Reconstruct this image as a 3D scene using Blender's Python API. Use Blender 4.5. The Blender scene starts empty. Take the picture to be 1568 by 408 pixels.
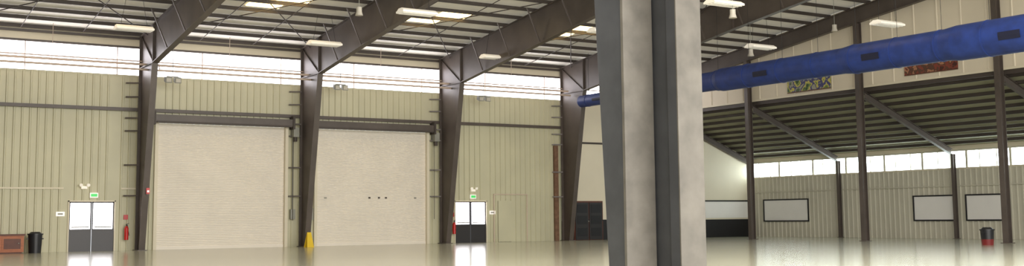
import bpy, bmesh, math, random
from mathutils import Vector, Matrix
random.seed(4)
S=bpy.context.scene
S.view_settings.view_transform='Standard'
S.view_settings.look='None'
S.view_settings.exposure=0.0

# ------------------------------------------------------------ materials
def lin(c):
    return tuple(((x/255)/12.92 if x/255<=.04045 else ((x/255+.055)/1.055)**2.4) for x in c)
def mat(name,rgb,rough=.6,metal=0,amt=.12,scale=1.5,emit=0,bump=0,ecol=None,stretch=None,spec=.5):
    m=bpy.data.materials.new(name);m.use_nodes=True
    nt=m.node_tree;b=nt.nodes['Principled BSDF']
    c=lin(rgb)
    tc=nt.nodes.new('ShaderNodeTexCoord');mp=nt.nodes.new('ShaderNodeMapping')
    if stretch: mp.inputs['Scale'].default_value=stretch
    nz=nt.nodes.new('ShaderNodeTexNoise');nz.inputs['Scale'].default_value=scale;nz.inputs['Detail'].default_value=5
    nt.links.new(tc.outputs['Object'],mp.inputs['Vector']);nt.links.new(mp.outputs['Vector'],nz.inputs['Vector'])
    cr=nt.nodes.new('ShaderNodeValToRGB')
    cr.color_ramp.elements[0].position=.3;cr.color_ramp.elements[1].position=.7
    cr.color_ramp.elements[0].color=tuple(x*(1-amt) for x in c)+(1,)
    cr.color_ramp.elements[1].color=tuple(min(1,x*(1+amt)) for x in c)+(1,)
    nt.links.new(nz.outputs['Fac'],cr.inputs['Fac']);nt.links.new(cr.outputs['Color'],b.inputs['Base Color'])
    b.inputs['Roughness'].default_value=rough;b.inputs['Metallic'].default_value=metal
    b.inputs['Specular IOR Level'].default_value=spec
    if bump:
        bp=nt.nodes.new('ShaderNodeBump');bp.inputs['Strength'].default_value=bump
        nt.links.new(nz.outputs['Fac'],bp.inputs['Height']);nt.links.new(bp.outputs['Normal'],b.inputs['Normal'])
    if emit:
        b.inputs['Emission Color'].default_value=(lin(ecol) if ecol else c)+(1,)
        b.inputs['Emission Strength'].default_value=emit
    return m
M_wall=mat('ribbed_steel_cream',(198,194,166),.5,amt=.06,scale=.6)
M_wall2=mat('smooth_cream_wall',(226,217,194),.55,amt=.05,scale=.5)
M_gable=mat('gable_cream_panel',(224,213,192),.6,amt=.05,scale=.5)
M_far=mat('far_ribbed_panel',(204,200,182),.6,amt=.05,scale=.6)
M_brown=mat('brown_primer_steel',(86,77,71),.45,amt=.18,scale=1.2)
M_purl=mat('purlin_brown',(72,64,59),.6,amt=.12,scale=1.2)
M_deck=mat('glowing_roof_deck',(228,224,212),.6,amt=.08,scale=.8,emit=.09,ecol=(255,250,238))  # window light on the deck put in as a faint glow
M_deck2=mat('leanto_roof_deck',(160,160,135),.6,amt=.12,scale=.8)
M_slat=mat('rollup_slat_white',(234,226,213),.45,amt=.03,scale=1.)
M_floor=mat('polished_concrete',(172,170,150),.16,amt=.12,scale=.35,spec=.7,bump=.03)
M_glass=mat('daylit_translucent_panel',(250,250,255),.4,amt=.02,emit=6.5,ecol=(252,248,255))
M_glassf=mat('daylit_window_glass',(240,250,250),.4,amt=.02,emit=8,ecol=(236,250,250))
M_sky=mat('skylight_panel',(255,230,170),.4,amt=.02,emit=6,ecol=(255,222,150))
M_dark=mat('dark_door_paint',(40,36,38),.4,amt=.1)
M_black=mat('black_paint',(22,22,26),.5,amt=.1)
M_blackpl=mat('black_plastic',(30,30,34),.4,amt=.1)
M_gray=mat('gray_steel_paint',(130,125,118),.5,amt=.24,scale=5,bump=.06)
M_grayd=mat('gray_steel_shade_tone',(92,94,100),.5,amt=.16,scale=4,bump=.05)  # shade of the column's sides put into the colour; west wall shares it
M_grayb=mat('gray_box',(150,150,140),.5)
M_pipe=mat('cream_pipe',(206,186,170),.5)
M_white=mat('white_board',(238,236,232),.4,amt=.02)
M_fix=mat('white_fixture',(238,234,225),.5,amt=.02,emit=.3,ecol=(255,243,220))
M_spk=mat('speaker_offwhite',(196,190,178),.5,amt=.05)
M_blue=mat('blue_fabric_duct',(34,56,122),.5,amt=.25,scale=2.5,bump=.35)
M_blued=mat('dark_vent',(20,24,50),.6)
M_red=mat('red_paint',(190,30,24),.35)
M_dkred=mat('dark_red_plastic',(120,34,34),.45)
M_yel=mat('yellow_plastic',(225,190,30),.4)
M_green=mat('exit_sign_green',(60,190,90),.4,emit=.5,ecol=(90,230,120))
M_signw=mat('white_sign',(245,240,235),.4,emit=.5)
M_wood=mat('wood_orange',(170,98,58),.5,amt=.2,scale=4,stretch=(1,1,8))
M_woodd=mat('wood_dark',(94,50,34),.5,amt=.2,scale=4)
def multi(name,cols,scale):
    m=bpy.data.materials.new(name);m.use_nodes=True;nt=m.node_tree;b=nt.nodes['Principled BSDF']
    tc=nt.nodes.new('ShaderNodeTexCoord');nz=nt.nodes.new('ShaderNodeTexNoise');nz.inputs['Scale'].default_value=scale;nz.inputs['Detail'].default_value=3
    cr=nt.nodes.new('ShaderNodeValToRGB');cr.color_ramp.interpolation='CONSTANT'
    els=cr.color_ramp.elements
    n=len(cols)
    els[0].position=.30;els[0].color=lin(cols[0])+(1,);els[1].position=.30+.4*(n-1)/n;els[1].color=lin(cols[-1])+(1,)
    for i in range(1,n-1):
        e=els.new(.30+.4*i/n);e.color=lin(cols[i])+(1,)
    nt.links.new(tc.outputs['Object'],nz.inputs['Vector']);nt.links.new(nz.outputs['Fac'],cr.inputs['Fac']);nt.links.new(cr.outputs['Color'],b.inputs['Base Color'])
    return m
M_ban1=multi('banner_print_green',[(40,70,40),(110,130,60),(190,180,90),(60,60,110),(150,150,130),(70,90,60)],2.2)
M_ban2=multi('banner_print_red',[(70,36,28),(130,62,46),(90,60,44),(170,120,90),(100,46,36)],2.2)

# ------------------------------------------------------------ mesh builder
class B:
    def __init__(s,name): s.name=name;s.v=[];s.f=[];s.mi=[];s.mats=[];s.sm=[]
    def m(s,mt):
        if mt not in s.mats:s.mats.append(mt)
        return s.mats.index(mt)
    def add(s,vs,fs,mt,smooth=False):
        o=len(s.v);s.v+= [tuple(v) for v in vs];k=s.m(mt)
        for f in fs:s.f.append([i+o for i in f]);s.mi.append(k);s.sm.append(smooth)
    def box(s,x0,x1,y0,y1,z0,z1,mt):
        vs=[(x,y,z) for x in(x0,x1) for y in(y0,y1) for z in(z0,z1)]
        s.add(vs,[(0,1,3,2),(4,6,7,5),(0,4,5,1),(2,3,7,6),(0,2,6,4),(1,5,7,3)],mt)
    def beam(s,p,q,w,h,mt,up=(0,0,1)):
        p=Vector(p);q=Vector(q);d=(q-p).normalized();u=Vector(up)
        if abs(d.dot(u))>.98:u=Vector((0,1,0))
        r=d.cross(u).normalized();u=r.cross(d)
        vs=[]
        for e in(p,q):
            for a,b in((-1,-1),(1,-1),(1,1),(-1,1)):vs.append(e+r*a*w/2+u*b*h/2)
        s.add(vs,[(0,1,2,3),(7,6,5,4),(0,4,5,1),(1,5,6,2),(2,6,7,3),(3,7,4,0)],mt)
    def cyl(s,p,q,r,mt,r2=None,n=16,caps=True,smooth=True):
        p=Vector(p);q=Vector(q);r2=r if r2 is None else r2
        d=(q-p).normalized();u=Vector((0,0,1)) if abs(d.z)<.9 else Vector((1,0,0))
        a=d.cross(u).normalized();b=a.cross(d)
        vs=[]
        for e,rr in((p,r),(q,r2)):
            for i in range(n):
                t=2*math.pi*i/n;vs.append(e+a*math.cos(t)*rr+b*math.sin(t)*rr)
        s.add(vs,[(i,(i+1)%n,n+(i+1)%n,n+i) for i in range(n)],mt,smooth)
        if caps:
            s.add(vs[:n],[tuple(range(n))],mt);s.add(vs[n:],[tuple(range(n))],mt)
    def prism(s,poly,ax,a,b,mt):
        def P(c,t):
            l=[c[0],c[1]];l.insert(ax,t);return tuple(l)
        n=len(poly);vs=[P(c,a) for c in poly]+[P(c,b) for c in poly]
        s.add(vs,[tuple(range(n)),tuple(range(2*n-1,n-1,-1))]+[(i,(i+1)%n,n+(i+1)%n,n+i) for i in range(n)],mt)
    def ribs(s,axis,plane,sgn,a0,a1,z0,z1,mt,pitch=.305,dep=.045,zf=None,rw=.05):
        pts=[];k=math.ceil(a0/pitch);pts.append((a0,0))
        while k*pitch<a1-.1:
            c=k*pitch
            if c>a0+.1:
                pts+=[(c-rw,0),(c-rw*.5,dep),(c+rw*.5,dep),(c+rw,0)]
            k+=1
        pts.append((a1,0))
        vs=[];n=len(pts)
        for t,d in pts:
            zz=(zf(t) if zf else z1)
            for z in(z0,zz):
                vs.append((t,plane+sgn*d,z) if axis==0 else (plane+sgn*d,t,z))
        s.add(vs,[(2*i,2*i+2,2*i+3,2*i+1) for i in range(n-1)],mt)
    def done(s,parent=None,bevel=0):
        me=bpy.data.meshes.new(s.name);me.from_pydata(s.v,[],s.f);me.update()
        for mt in s.mats:me.materials.append(mt)
        for i,p in enumerate(me.polygons):p.material_index=s.mi[i];p.use_smooth=s.sm[i]
        bm=bmesh.new();bm.from_mesh(me);bmesh.ops.recalc_face_normals(bm,faces=bm.faces);bm.to_mesh(me);bm.free()
        o=bpy.data.objects.new(s.name,me);bpy.context.collection.objects.link(o)
        if parent:o.parent=parent
        if bevel:
            md=o.modifiers.new('bev','BEVEL');md.width=bevel;md.segments=2;md.limit_method='ANGLE'
        return o

# ------------------------------------------------------------ dimensions
D=49.35; X0=-14; Y0=-12; G=41.95; E=48.35; BAY=7.32
FR=[12.605+BAY*i for i in range(-3,4)]
ZB,ZT=7.43,8.65
def roof(y): return 15.27-.125*y if y>6.6 else 14.445-.125*(6.6-y)

b=B('floor');b.box(X0-.2,E+.2,Y0-.2,D+.2,-.25,0,M_floor);b.done()

DOORS=[(16.265,5.886,5.4475),(16.265+BAY,5.886,5.4475)]
PD=[(9.85,11.65,2.05),(28.1,29.9,2.05)]
opens=sorted([(c-w/2,c+w/2,h) for c,w,h in DOORS]+PD)
b=B('wall_north');x=X0
for a,c,h in opens:
    b.ribs(0,D,-1,x,a,0,ZB,M_wall);b.ribs(0,D,-1,a,c,h,ZB,M_wall);x=c
b.ribs(0,D,-1,x,34.57,0,ZB,M_wall)
b.box(34.57,G,D,D+.1,1.0,ZB,M_wall2)
b.box(34.57,G,D-.01,D+.1,0,1.02,M_black)
b.box(X0,G,D,D+.15,ZT,9.35,M_wall2)
def lz(x): return 6.95-(x-G)*(6.95-4.42)/(E-G)
b.prism([(G,1.02),(E,1.02),(E,lz(E)+.15),(G,lz(G)+.15)],1,D,D+.1,M_wall2)
b.box(G,E,D-.01,D+.1,0,1.02,M_black)
b.done()
b=B('window_1')
b.box(X0,G,D+.06,D+.09,ZB,ZT,M_glass)
x=X0
while x<G:
    b.box(x-.02,x+.02,D+.0,D+.06,ZB,ZT,M_pipe);x+=1.22*3
b.box(X0,G,D-.02,D+.06,ZB-.05,ZB+.03,M_wall);b.box(X0,G,D-.02,D+.06,ZT-.03,ZT+.06,M_brown)
b.done()
b=B('trim_1')
for i in range(len(FR)-1):
    b.box(FR[i]+.05,FR[i+1]-.05,D-.20,D-.045,5.9,6.04,M_brown)
b.box(X0,9.6,D-.06,D-.045,2.58,2.63,M_wall)
for a,c in((6.5,9.6),(11.9,12.5)): b.box(a,c,D-.07,D-.046,2.57,2.64,M_wall2)
b.box(34.9,G,D-.04,D,5.15,5.25,M_purl);b.box(34.9,G,D-.08,D-.01,1.02,1.08,M_black)
b.box(X0,G,D-.12,D+.0,9.0,9.1,M_brown)
b.done()

for c,w,h in DOORS:
    b=B('rollup_door')
    pts=[];n=72
    for i in range(n):
        z=h*i/n;dz=h/n
        pts+=[(D+.042,z),(D+.031,z+dz*.25),(D+.027,z+dz*.5),(D+.031,z+dz*.8),(D+.042,z+dz*.93)]
    pts.append((D+.045,h))
    vs=[];
    for y,z in pts: vs+=[(c-w/2+.05,y,z),(c+w/2-.05,y,z)]
    b.add(vs,[(2*i,2*i+2,2*i+3,2*i+1) for i in range(len(pts)-1)],M_slat)
    b.box(c-w/2,c+w/2,D,D+.05,0,.12,M_slat)
    for sx in(-1,1):
        xx=c+sx*(w/2+.0);b.box(xx-.07,xx+.07,D-.14,D+.05,0,h+.1,M_wall2)
    b.box(c-w/2-.15,c+w/2+.15,D-.46,D-.05,h+.02,h+.34,M_brown)
    b.box(c-w/2-.1,c+w/2+.1,D-.50,D-.46,h-.02,h+.06,M_purl)
    for sx in(-1,1):
        xx=c+sx*(w/2+.2);b.box(xx-.05,xx+.05,D-.52,D-.05,h-.1,h+.5,M_purl)
    xx=c+w/2+.27;b.box(xx-.06,xx+.2,D-.45,D-.05,h-.45,h-.02,M_grayb)
    b.cyl((xx+.07,D-.3,h-.65),(xx+.07,D-.3,h-.4),.09,M_purl)
    b.cyl((xx-.0,D-.25,1.2),(xx-.0,D-.25,h-.4),.012,M_purl,n=6)
    if c>20:
        for t in(-.15,.35,.72):
            b.box(c+t-.05,c+t+.05,D-.0,D+.025,2.2,2.27,M_purl)
        for t in(-2.4,2.3): b.box(c+t-.06,c+t+.06,D-.0,D+.025,2.2,2.26,M_grayb)
    b.done()

for i,(a,c,h) in enumerate(PD):
    b=B('door_%d'%(i+1));m=(a+c)/2
    b.box(a-.05,a,D-.06,D+.1,0,h+.05,M_wall2);b.box(c,c+.05,D-.06,D+.1,0,h+.05,M_wall2);b.box(a-.05,c+.05,D-.06,D+.1,h,h+.06,M_wall2)
    for l,r in((a,m-.01),(m+.01,c)):
        b.box(l+.01,r,D+.0,D+.05,0,.92,M_dark)
        b.box(l+.01,l+.05,D,D+.05,.9,h,M_dark);b.box(r-.05,r,D,D+.05,.9,h,M_dark);b.box(l,r,D,D+.05,h-.05,h,M_dark)
        b.box(l+.04,r-.04,D+.03,D+.04,.9,h-.04,M_glass)
        b.box(l+.1,r-.1,D-.06,D-.02,.98,1.03,M_grayb)
    b.done()
b=B('door_3')
b.box(35.35,37.25,D-.06,D-.012,0,2.08,M_woodd);
for l in(35.42,36.33):
    b.box(l,l+.85,D-.10,D-.06,0.02,2.0,M_dark)
    for z in(.2,.85,1.45):b.box(l+.1,l+.75,D-.115,D-.10,z,z+.45,M_black)
b.cyl((36.24,D-.16,1.0),(36.24,D-.1,1.0),.03,M_grayb,n=8)
b.done()
b=B('wall_panel_frame')
for x in(30.35,32.35):b.box(x-.02,x+.02,D-.08,D-.046,0,2.42,M_pipe)
b.box(30.33,32.37,D-.08,D-.046,2.4,2.44,M_pipe)
b.box(30.6,31.4,D-.075,D-.046,.02,2.1,M_wall)
b.done()

# ------------------------------------------------------------ portal frames
def rbot(y):
    pts=[(47.1,7.75),(36,9.35),(7.2,13.15)]
    for (a,za),(c,zc) in zip(pts,pts[1:]):
        if y>=c: return za+(zc-za)*(a-y)/(a-c)
    return 13.15
for x in FR:
    b=B('steel_portal_frame')
    A=(49.12,0);Bt=(49.12,roof(49.12)-.01);Rt=(6.6,roof(6.6)-.01);Rb=(6.6,13.2);K2=(36,9.35);K=(47.1,7.75);C=(48.5,0)
    t=.012
    b.prism([A,Bt,K,C],0,x-t,x+t,M_brown)
    b.prism([Bt,(36,roof(36)-.01),K2,K],0,x-t,x+t,M_brown)
    b.prism([(36,roof(36)-.01),Rt,Rb,K2],0,x-t,x+t,M_brown)
    Lp=(-11.5,roof(-11.5)-.01);b.prism([Rt,Lp,(-11.5,roof(-11.5)-1.2),Rb],0,x-t,x+t,M_brown)
    W=.26
    def fl(p,q,w=W,h=.03): b.beam((x,p[0],p[1]),(x,q[0],q[1]),w,h,M_brown,up=(0,p[1]-q[1],q[0]-p[0]) )
    for p,q in((A,Bt),(C,K),(K,K2),(K2,Rb),(Bt,Rt),(Rb,(-11.5,roof(-11.5)-1.2)),(Rt,Lp)): fl(p,q)
    fl(K,(49.1,7.75),.22,.02);fl(K,(47.1,roof(47.1)),.24,.03);fl(K,Bt,.16,.02)
    for y in(36,24,12): fl((y,roof(y)-.02),(y,rbot(y)),.22,.03)
    b.box(x-.2,x+.2,48.4,49.2,0,.03,M_brown)
    y=45.0
    while y>8:
        for sx in(-1,1):
            b.beam((x+sx*.1,y,rbot(y)+.05),(x+sx*.75,y,roof(y)-.02),.05,.05,M_brown)
        y-=2.4
    for z in(7.1,6.5,5.6,5.05,3.6,2.3):
        b.beam((x-.12,49.0,z),(x-.62,49.25,z),.05,.06,M_brown)
    b.done()

b=B('steel_column')
def taper(z): return 6.75+(z-.0)*.063
H=13.3
vs=[]
for z in(0,H):
    yb=taper(z)
    vs+=[(5.19,6.60,z),(5.455,6.60,z),(5.455,yb,z),(5.19,yb,z)]
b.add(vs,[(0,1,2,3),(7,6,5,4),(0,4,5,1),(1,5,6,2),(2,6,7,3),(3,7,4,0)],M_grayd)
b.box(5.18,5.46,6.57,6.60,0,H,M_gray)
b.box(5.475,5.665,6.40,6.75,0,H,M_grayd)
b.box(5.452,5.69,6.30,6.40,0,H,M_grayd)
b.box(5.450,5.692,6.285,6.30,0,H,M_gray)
b.box(5.0,5.9,6.1,7.2,0,.04,M_gray)
for xx in(5.08,5.82):
    for yy in(6.2,7.0): b.cyl((xx,yy,.04),(xx,yy,.12),.025,M_grayb,n=6)
b.box(5.1,5.8,6.2,7.6,H,H+.03,M_gray)
b.done(bevel=.004)

# ------------------------------------------------------------ roof
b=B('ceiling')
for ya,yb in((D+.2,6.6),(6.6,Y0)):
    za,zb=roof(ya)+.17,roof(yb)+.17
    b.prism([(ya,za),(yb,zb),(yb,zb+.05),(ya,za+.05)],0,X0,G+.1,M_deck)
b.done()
b=B('roof_purlins')
y=D-.25
while y>Y0+.2:
    z=roof(y)
    b.box(X0+.02,G-.02,y-.01,y+.01,z,z+.16,M_purl);b.box(X0+.02,G-.02,y-.06,y+.01,z,z+.015,M_purl)
    y-=1.2
b.done()
b=B('roof_skylights')
for i in range(-2,4):
    xc=FR[0]+BAY*(i+2.5)+.25
    for yc in(43.1,30.5,17.,0.):
        for dy,dx in((.5,-.45),(-.55,.45)):
            ya,yb=yc+dy+.45,yc+dy-.45
            b.prism([(ya,roof(ya)+.14),(yb,roof(yb)+.14),(yb,roof(yb)+.165),(ya,roof(ya)+.165)],0,xc+dx-.7,xc+dx+.7,M_sky)
b.done()
b=B('roof_bracing_rods')
for i in range(1,len(FR)-1):
    a,c=FR[i],FR[i+1]
    for ya,yb in((48.3,38),(38,27)):
        b.cyl((a,ya,roof(ya)-.15),(c,yb,roof(yb)-.15),.022,M_purl,n=6);b.cyl((c,ya,roof(ya)-.15),(a,yb,roof(yb)-.15),.022,M_purl,n=6)
    for t in(.33,.66):
        xx=a+(c-a)*t;b.cyl((xx,49,roof(49)-.02),(xx,26,roof(26)-.02),.018,M_purl,n=6)
b.done()

# ------------------------------------------------------------ gable
b=B('wall_east_gable')
ZG=7.08
b.ribs(1,G,-1,6.6,D,ZG,0,M_gable,pitch=1.2,dep=.03,zf=lambda t:roof(t)+.15)
b.ribs(1,G,-1,Y0,6.6,ZG,0,M_gable,pitch=1.2,dep=.03,zf=lambda t:roof(t)+.15)
b.box(G-.0,G+.12,Y0,D,ZG-.18,ZG,M_purl)
b.box(G-.05,G-.0,Y0,D,ZG,ZG+.1,M_wall2)
b.done()
POST=[42.64,35.4,28.2,21.0,13.8,6.6,-.6,-7.8]
for y in POST:
    b=B('gable_steel_post');x=G-.2
    zt=roof(y)-.72
    b.box(x-.13,x+.13,y-.006,y+.006,0,zt,M_brown)
    b.box(x-.15,x-.13,y-.12,y+.12,0,zt,M_brown);b.box(x+.13,x+.15,y-.12,y+.12,0,zt,M_brown)
    b.box(x-.2,x+.2,y-.2,y+.2,0,.025,M_brown)
    b.done()
b=B('gable_rafter');x=G-.2
b.prism([(49.2,roof(49.2)),(6.6,roof(6.6)),(6.6,roof(6.6)-.7),(49.2,roof(49.2)-.7)],0,x-.01,x+.01,M_brown)
for o in(0,-.7): b.beam((x,49.2,roof(49.2)+o-.01),(x,6.6,roof(6.6)+o-.01),.24,.03,M_brown)
b.prism([(6.6,roof(6.6)),(-11,roof(-11)),(-11,roof(-11)-.7),(6.6,roof(6.6)-.7)],0,x-.01,x+.01,M_brown)
b.done()

# ------------------------------------------------------------ lean-to
b=B('ceiling_leanto')
b.prism([(G,lz(G)+.12),(E+.4,lz(E+.4)+.12),(E+.4,lz(E+.4)+.16),(G,lz(G)+.16)],1,Y0,D+.1,M_deck2)
b.done()
b=B('leanto_purlins')
x=G+.3
while x<E-.1:
    z=lz(x);b.box(x-.01,x+.01,Y0+.02,D-.02,z-.04,z+.11,M_purl);b.box(x-.01,x+.06,Y0+.02,D-.02,z-.04,z-.025,M_purl)
    x+=.62
b.done()
b=B('leanto_rafters')
for y in POST+[49.1]:
    b.prism([(G+.13,lz(G)-.06),(E-.12,lz(E)-.04),(E-.12,lz(E)-.30),(G+.13,lz(G)-.36)],1,y-.01,y+.01,M_brown)
    b.beam((G+.13,y,lz(G)-.36),(E-.12,y,lz(E)-.30),.18,.025,M_brown);b.beam((G+.13,y,lz(G)-.06),(E-.12,y,lz(E)-.04),.18,.025,M_brown)
b.done()
FB,FT=3.45,4.31
b=B('wall_east')
b.ribs(1,E,-1,Y0,D,0,FB,M_far)
b.box(E-.02,E+.1,Y0,D,FT,lz(E)+.15,M_wall2)
b.box(E-.1,E-.045,Y0,D,2.55,2.6,M_far)
b.done()
b=B('window_2')
b.box(E+.05,E+.08,Y0,D,FB,FT,M_glassf)
y=Y0;k=0
while y<D:
    w=.02 if k%3 else .06
    b.box(E-.01,E+.05,y-w,y+w,FB,FT,M_far);y+=.72+(.2 if k%2 else 0);k+=1
b.box(E-.06,E+.05,Y0,D,FB-.06,FB+.02,M_wall2);b.box(E-.06,E+.05,Y0,D,FT-.04,FT+.04,M_far)
b.done()
for y in POST:
    b=B('leanto_post');x=E-.2;yc=y-.15
    zt=lz(x)-.36
    b.box(x-.08,x+.08,yc-.006,yc+.006,0,zt,M_brown);b.box(x-.1,x-.08,yc-.07,yc+.07,0,zt,M_brown);b.box(x+.08,x+.1,yc-.07,yc+.07,0,zt,M_brown);b.box(x-.13,x+.13,yc-.13,yc+.13,0,.02,M_brown)
    b.done()
for a,c in((44.9,48.25),(35.45,37.75),(32.55,34.7),(27.2,27.9)):
    b=B('whiteboard');x=E-.05
    b.box(x-.02,x-.001,a,c,.93,2.08,M_white)
    t=.07
    b.box(x-.05,x-.0,a-t,c+t,.93-t,.93,M_black);b.box(x-.05,x,a-t,c+t,2.08,2.08+t,M_black);b.box(x-.05,x,a-t,a,.93,2.08,M_black);b.box(x-.05,x,c,c+t,.93,2.08,M_black)
    b.done()
b=B('whiteboard')
b.box(43.2,48.2,D-.05,D-.015,1.1,2.05,M_white)
b.box(43.1,48.28,D-.07,D-.012,2.05,2.13,M_black);b.box(48.2,48.28,D-.07,D-.012,1.08,2.1,M_black);b.box(43.1,43.2,D-.07,D-.012,1.08,2.1,M_black)
b.done()
for (a,c,z0,z1,mt) in((37.2,40.0,7.28,8.02,M_ban1),(30.2,32.95,7.38,8.1,M_ban2)):
    b=B('banner');x=G-.06
    b.box(x-.015,x,a,c,z0,z1,mt)
    for z in(z0,z1):b.box(x-.03,x+.0,a,c,z-.02,z+.02,M_woodd)
    for yy in(a,c): b.cyl((x,yy,z1),(x,yy,z1+.25),.008,M_black,n=5)
    b.done()

# ------------------------------------------------------------ blue duct
def duct(x,z,ys,name='fabric_duct'):
    b=B(name)
    for i in range(len(ys)-1):
        (ya,ra),(yb,rb)=ys[i],ys[i+1]
        b.cyl((x,ya,z),(x,yb,z),ra,M_blue,r2=rb,n=28,caps=(i in(0,len(ys)-2)))
    y=ys[0][0]
    def rad(y):
        for (ya,ra),(yb,rb) in zip(ys,ys[1:]):
            if ya<=y<=yb: return ra+(rb-ra)*(y-ya)/max(yb-ya,1e-6)
        return .3
    k=0
    while y<ys[-1][0]-.3:
        r=rad(y)
        b.cyl((x,y-.03,z),(x,y+.03,z),r+.015,M_blue,n=28,caps=True)
        b.cyl((x,y,z+r),(x,y,roof(y)),.008,M_black,n=5)
        if k%3==1:
            vs=[]
            for yy in(y+.4,y+1.2):
                for t in(-12,0,12):
                    a=math.radians(188+t);vs.append((x+math.cos(a)*(r+.03),yy,z+math.sin(a)*(r+.03)))
            b.add(vs,[(0,3,4,1),(1,4,5,2)],M_blued)
        y+=1.9;k+=1
    b.done()
duct(34.0,7.1,[(8,.62),(24.4,.62),(24.9,.56),(29,.56),(29.5,.50),(36.2,.50),(36.6,.42),(42,.40),(42.4,.32),(46.6,.30)])

# ------------------------------------------------------------ hanging fixtures
for xx in(3.3,10.9,18.7,27.1,35.6):
    for yy in(14.9,21.8,28.7,35.5,43.8):
        b=B('highbay_light');z=8.5
        b.box(xx-.7,xx+.7,yy-.28,yy+.28,z,z+.07,M_fix)
        b.prism([(yy-.28,z+.07),(yy+.28,z+.07),(yy+.12,z+.16),(yy-.12,z+.16)],0,xx-.68,xx+.68,M_fix)
        for t in(-.18,0,.18): b.cyl((xx-.65,yy+t,z-.01),(xx+.65,yy+t,z-.01),.02,M_white,n=8)
        for sx in(-.5,.5): b.cyl((xx+sx,yy,z+.15),(xx+sx*.6,yy,roof(yy)),.008,M_black,n=5)
        b.done()
for x,y,z in((16.9,36.5,8.45),(27.4,28.6,8.05),(38.3,33.7,9.2),(35.2,35.7,8.15)):
    b=B('pa_speaker')
    b.cyl((x,y,z),(x,y,z+.14),.14,M_spk,r2=.1);b.cyl((x,y,z+.14),(x,y,z+.3),.1,M_spk);b.cyl((x,y,z+.3),(x,y,roof(y)),.012,M_grayb,n=6)
    b.done()
b=B('sprinkler_pipe')
b.cyl((X0+.1,48.35,7.82),(34.4,48.35,7.82),.05,M_pipe,n=8)
b.cyl((X0+.1,48.15,7.58),(34.4,48.15,7.58),.045,M_pipe,n=8)
b.cyl((X0+.1,49.1,8.05),(G-.4,49.1,8.05),.03,M_pipe,n=8)
for x in FR:
    b.cyl((x+.5,48.35,7.82),(x+.5,48.35,roof(48.35)),.02,M_pipe,n=6)
    b.cyl((x+.5,48.35,7.82),(x+.5,48.15,7.58),.025,M_pipe,n=6)
    b.cyl((x+3.5,48.15,7.58),(x+3.5,48.15,roof(48.15)),.012,M_pipe,n=6)
b.done()
for x,z in((13.6,7.2),(21.3,7.3),(29.0,7.15)):
    b=B('floodlight');y=48.0
    b.cyl((x,y,z+.1),(x,y,roof(y)),.015,M_grayb,n=6)
    b.beam((x-.25,y,z+.12),(x+.25,y,z+.12),.05,.05,M_grayb)
    for sx in(-1,1):
        b.prism([(y-.12,z-.16),(y+.1,z-.06),(y+.06,z+.12),(y-.08,z+.1)],0,x+sx*.2-.14,x+sx*.2+.14,M_grayb)
        b.box(x+sx*.2-.1,x+sx*.2+.1,y-.14,y-.12,z-.12,z+.04,M_spk)
    b.done()

# ------------------------------------------------------------ small wall objects
for x,z in((10.8,2.32),(29.1,2.3)):
    b=B('exit_sign');b.box(x-.16,x+.16,D-.12,D-.046,z-.1,z+.1,M_signw);b.box(x-.13,x+.13,D-.125,D-.12,z-.06,z+.06,M_green);b.done()
for x,z in((9.5,1.55),(30.25,1.5)):
    b=B('wall_sign');b.box(x-.17,x+.17,D-.07,D-.046,z-.09,z+.09,M_signw);b.box(x-.1,x+.1,D-.072,D-.07,z-.03,z+.03,M_grayb);b.done()
for x,z in((10.4,2.65),(29.1,2.62)):
    b=B('emergency_light');b.box(x-.12,x+.12,D-.14,D-.046,z-.07,z+.05,M_fix)
    for sx in(-1,1): b.cyl((x+sx*.12,D-.16,z+.1),(x+sx*.15,D-.24,z+.08),.05,M_fix,r2=.07)
    b.done()
for x in(12.12,27.93):
    b=B('fire_extinguisher');y=D-.22
    b.cyl((x,y,.45),(x,y,.95),.085,M_red);b.cyl((x,y,.95),(x,y,1.03),.085,M_red,r2=.03);b.cyl((x,y,1.03),(x,y,1.1),.025,M_black,n=8)
    b.beam((x-.02,y,1.1),(x+.1,y,1.14),.03,.02,M_black);b.cyl((x+.03,y,1.08),(x+.11,y-.02,.62),.012,M_black,n=6)
    b.box(x-.05,x+.05,y+.08,D-.045,.6,.9,M_grayb);b.box(x-.09,x+.09,D-.06,D-.046,1.3,1.5,M_red)
    b.done()
b=B('fire_alarm_pull');b.box(12.6,12.74,47.97,48.03,2.35,2.6,M_red);b.box(12.63,12.71,47.95,47.97,2.42,2.5,M_signw);b.box(12.62,12.72,48.03,48.06,2.3,2.65,M_brown);b.done()
b=B('electrical_box')
b.box(20.3,20.5,D-.2,D-.05,1.2,1.75,M_grayb);b.cyl((20.4,D-.1,1.75),(20.4,D-.1,5.4),.02,M_grayb,n=6);b.box(20.32,20.48,D-.21,D-.2,1.23,1.72,M_grayb);b.done()
b=B('electrical_box')
b.box(19.4,19.62,D-.2,D-.05,1.25,1.7,M_grayb);b.cyl((19.5,D-.1,1.7),(19.5,D-.1,5.0),.02,M_grayb,n=6);b.done()
b=B('wet_floor_sign')
for s in(-1,1):
    b.add([(19.78-.16,47.9+s*.2,0),(19.78+.16,47.9+s*.2,0),(19.78+.09,47.9+s*.02,.66),(19.78-.09,47.9+s*.02,.66),
           (19.78-.16,47.9+s*.18,0),(19.78+.16,47.9+s*.18,0),(19.78+.09,47.9+s*.0,.66),(19.78-.09,47.9+s*.0,.66)],
          [(0,1,2,3),(7,6,5,4),(0,4,5,1),(1,5,6,2),(2,6,7,3),(3,7,4,0)],M_yel)
b.done()
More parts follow.
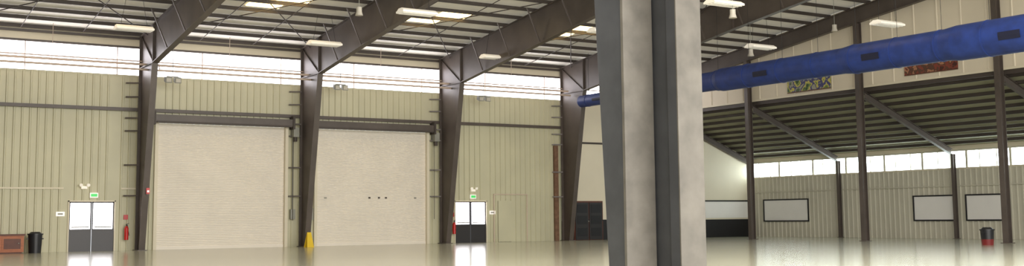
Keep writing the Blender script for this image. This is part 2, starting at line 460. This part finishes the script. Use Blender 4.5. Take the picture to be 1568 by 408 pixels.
def can(x,y,r,h,m1,m2,split):
    b=B('trash_can')
    b.cyl((x,y,0),(x,y,h*split),r*.85,m2,r2=r*.93,n=24);b.cyl((x,y,h*split),(x,y,h),r*.93,m1,r2=r,n=24)
    b.cyl((x,y,h),(x,y,h+.05),r+.03,m1,n=24);b.cyl((x,y,h+.05),(x,y,h+.12),r*.9,m1,r2=r*.6,n=24)
    for s in(-1,1): b.box(x+s*(r+.02)-.02,x+s*(r+.02)+.02,y-.06,y+.06,h*.75,h*.82,m1)
    b.done()
can(8.45,48.6,.27,.72,M_blackpl,M_blackpl,.5)
can(39.0,27.2,.25,.56,M_blackpl,M_dkred,.4)
b=B('wooden_cabinet')
b.box(6.3,8.02,48.5,49.15,.05,.70,M_wood);b.box(6.25,8.07,48.45,49.2,.70,.76,M_woodd);b.box(6.35,7.97,48.55,49.1,0,.05,M_woodd)
for a in(6.4,7.22):
    b.box(a,a+.74,48.48,48.5,.12,.64,M_wood);b.box(a+.06,a+.68,48.47,48.48,.18,.58,M_woodd if a>7 else M_wood)
    b.cyl((a+.6,48.46,.4),(a+.6,48.43,.4),.02,M_grayb,n=8)
b.done()
b=B('brick_pier');b.box(34.05,34.3,D-.16,D-.046,0,5.0,mat('brown_pier',(120,90,70),.7,amt=.25,scale=6));b.done()

b=B('wall_west');b.box(X0-.1,X0,Y0,D,0,9,M_grayd);b.prism([(Y0,9),(D,9),(D,roof(D)+.15),(6.6,roof(6.6)+.15),(Y0,roof(Y0)+.15)],0,X0-.1,X0,M_grayd);b.done()
b=B('wall_south');b.box(X0,E,Y0-.1,Y0,6.5,roof(Y0)+.2,M_wall2);
for a in(X0,2,18,34,46): b.box(a,a+2.3,Y0-.1,Y0,0,6.5,M_wall2)
b.done()

# ------------------------------------------------------------ light
w=bpy.data.worlds.new('World');S.world=w;w.use_nodes=True
bg=w.node_tree.nodes['Background'];bg.inputs[0].default_value=(.95,.97,1,1);bg.inputs[1].default_value=1.0
def area(name,loc,rot,sx,sy,e,col=(1,.97,.92)):
    l=bpy.data.lights.new(name,'AREA');l.shape='RECTANGLE';l.size=sx;l.size_y=sy;l.energy=e;l.color=col
    o=bpy.data.objects.new(name,l);o.location=loc;o.rotation_euler=rot;bpy.context.collection.objects.link(o);return o
area('fill_behind_camera',(16,Y0+.3,3.4),(math.radians(90),0,0),44,6,6200)  # added fill lamp behind the camera, out of view
area('fill_overhead',(16,12,9.6),(math.radians(30),0,0),30,12,7600)  # added unseen fill lamp overhead, standing in for skylight daylight

# ------------------------------------------------------------ camera
yaw,pitch,roll=.5686,.1021,.0096
F=Vector((math.sin(yaw)*math.cos(pitch),math.cos(yaw)*math.cos(pitch),math.sin(pitch)))
R0=Vector((math.cos(yaw),-math.sin(yaw),0));U0=R0.cross(F)
R=R0*math.cos(roll)-U0*math.sin(roll);U=U0*math.cos(roll)+R0*math.sin(roll)
cd=bpy.data.cameras.new('camera');co=bpy.data.objects.new('camera',cd);bpy.context.collection.objects.link(co)
m=Matrix(((R.x,U.x,-F.x,0),(R.y,U.y,-F.y,0),(R.z,U.z,-F.z,1.2013),(0,0,0,1)))
co.matrix_world=m
cd.sensor_width=36;cd.lens=2127.3/1920*36;cd.shift_y=-57.8/1920;cd.clip_end=300
S.camera=co
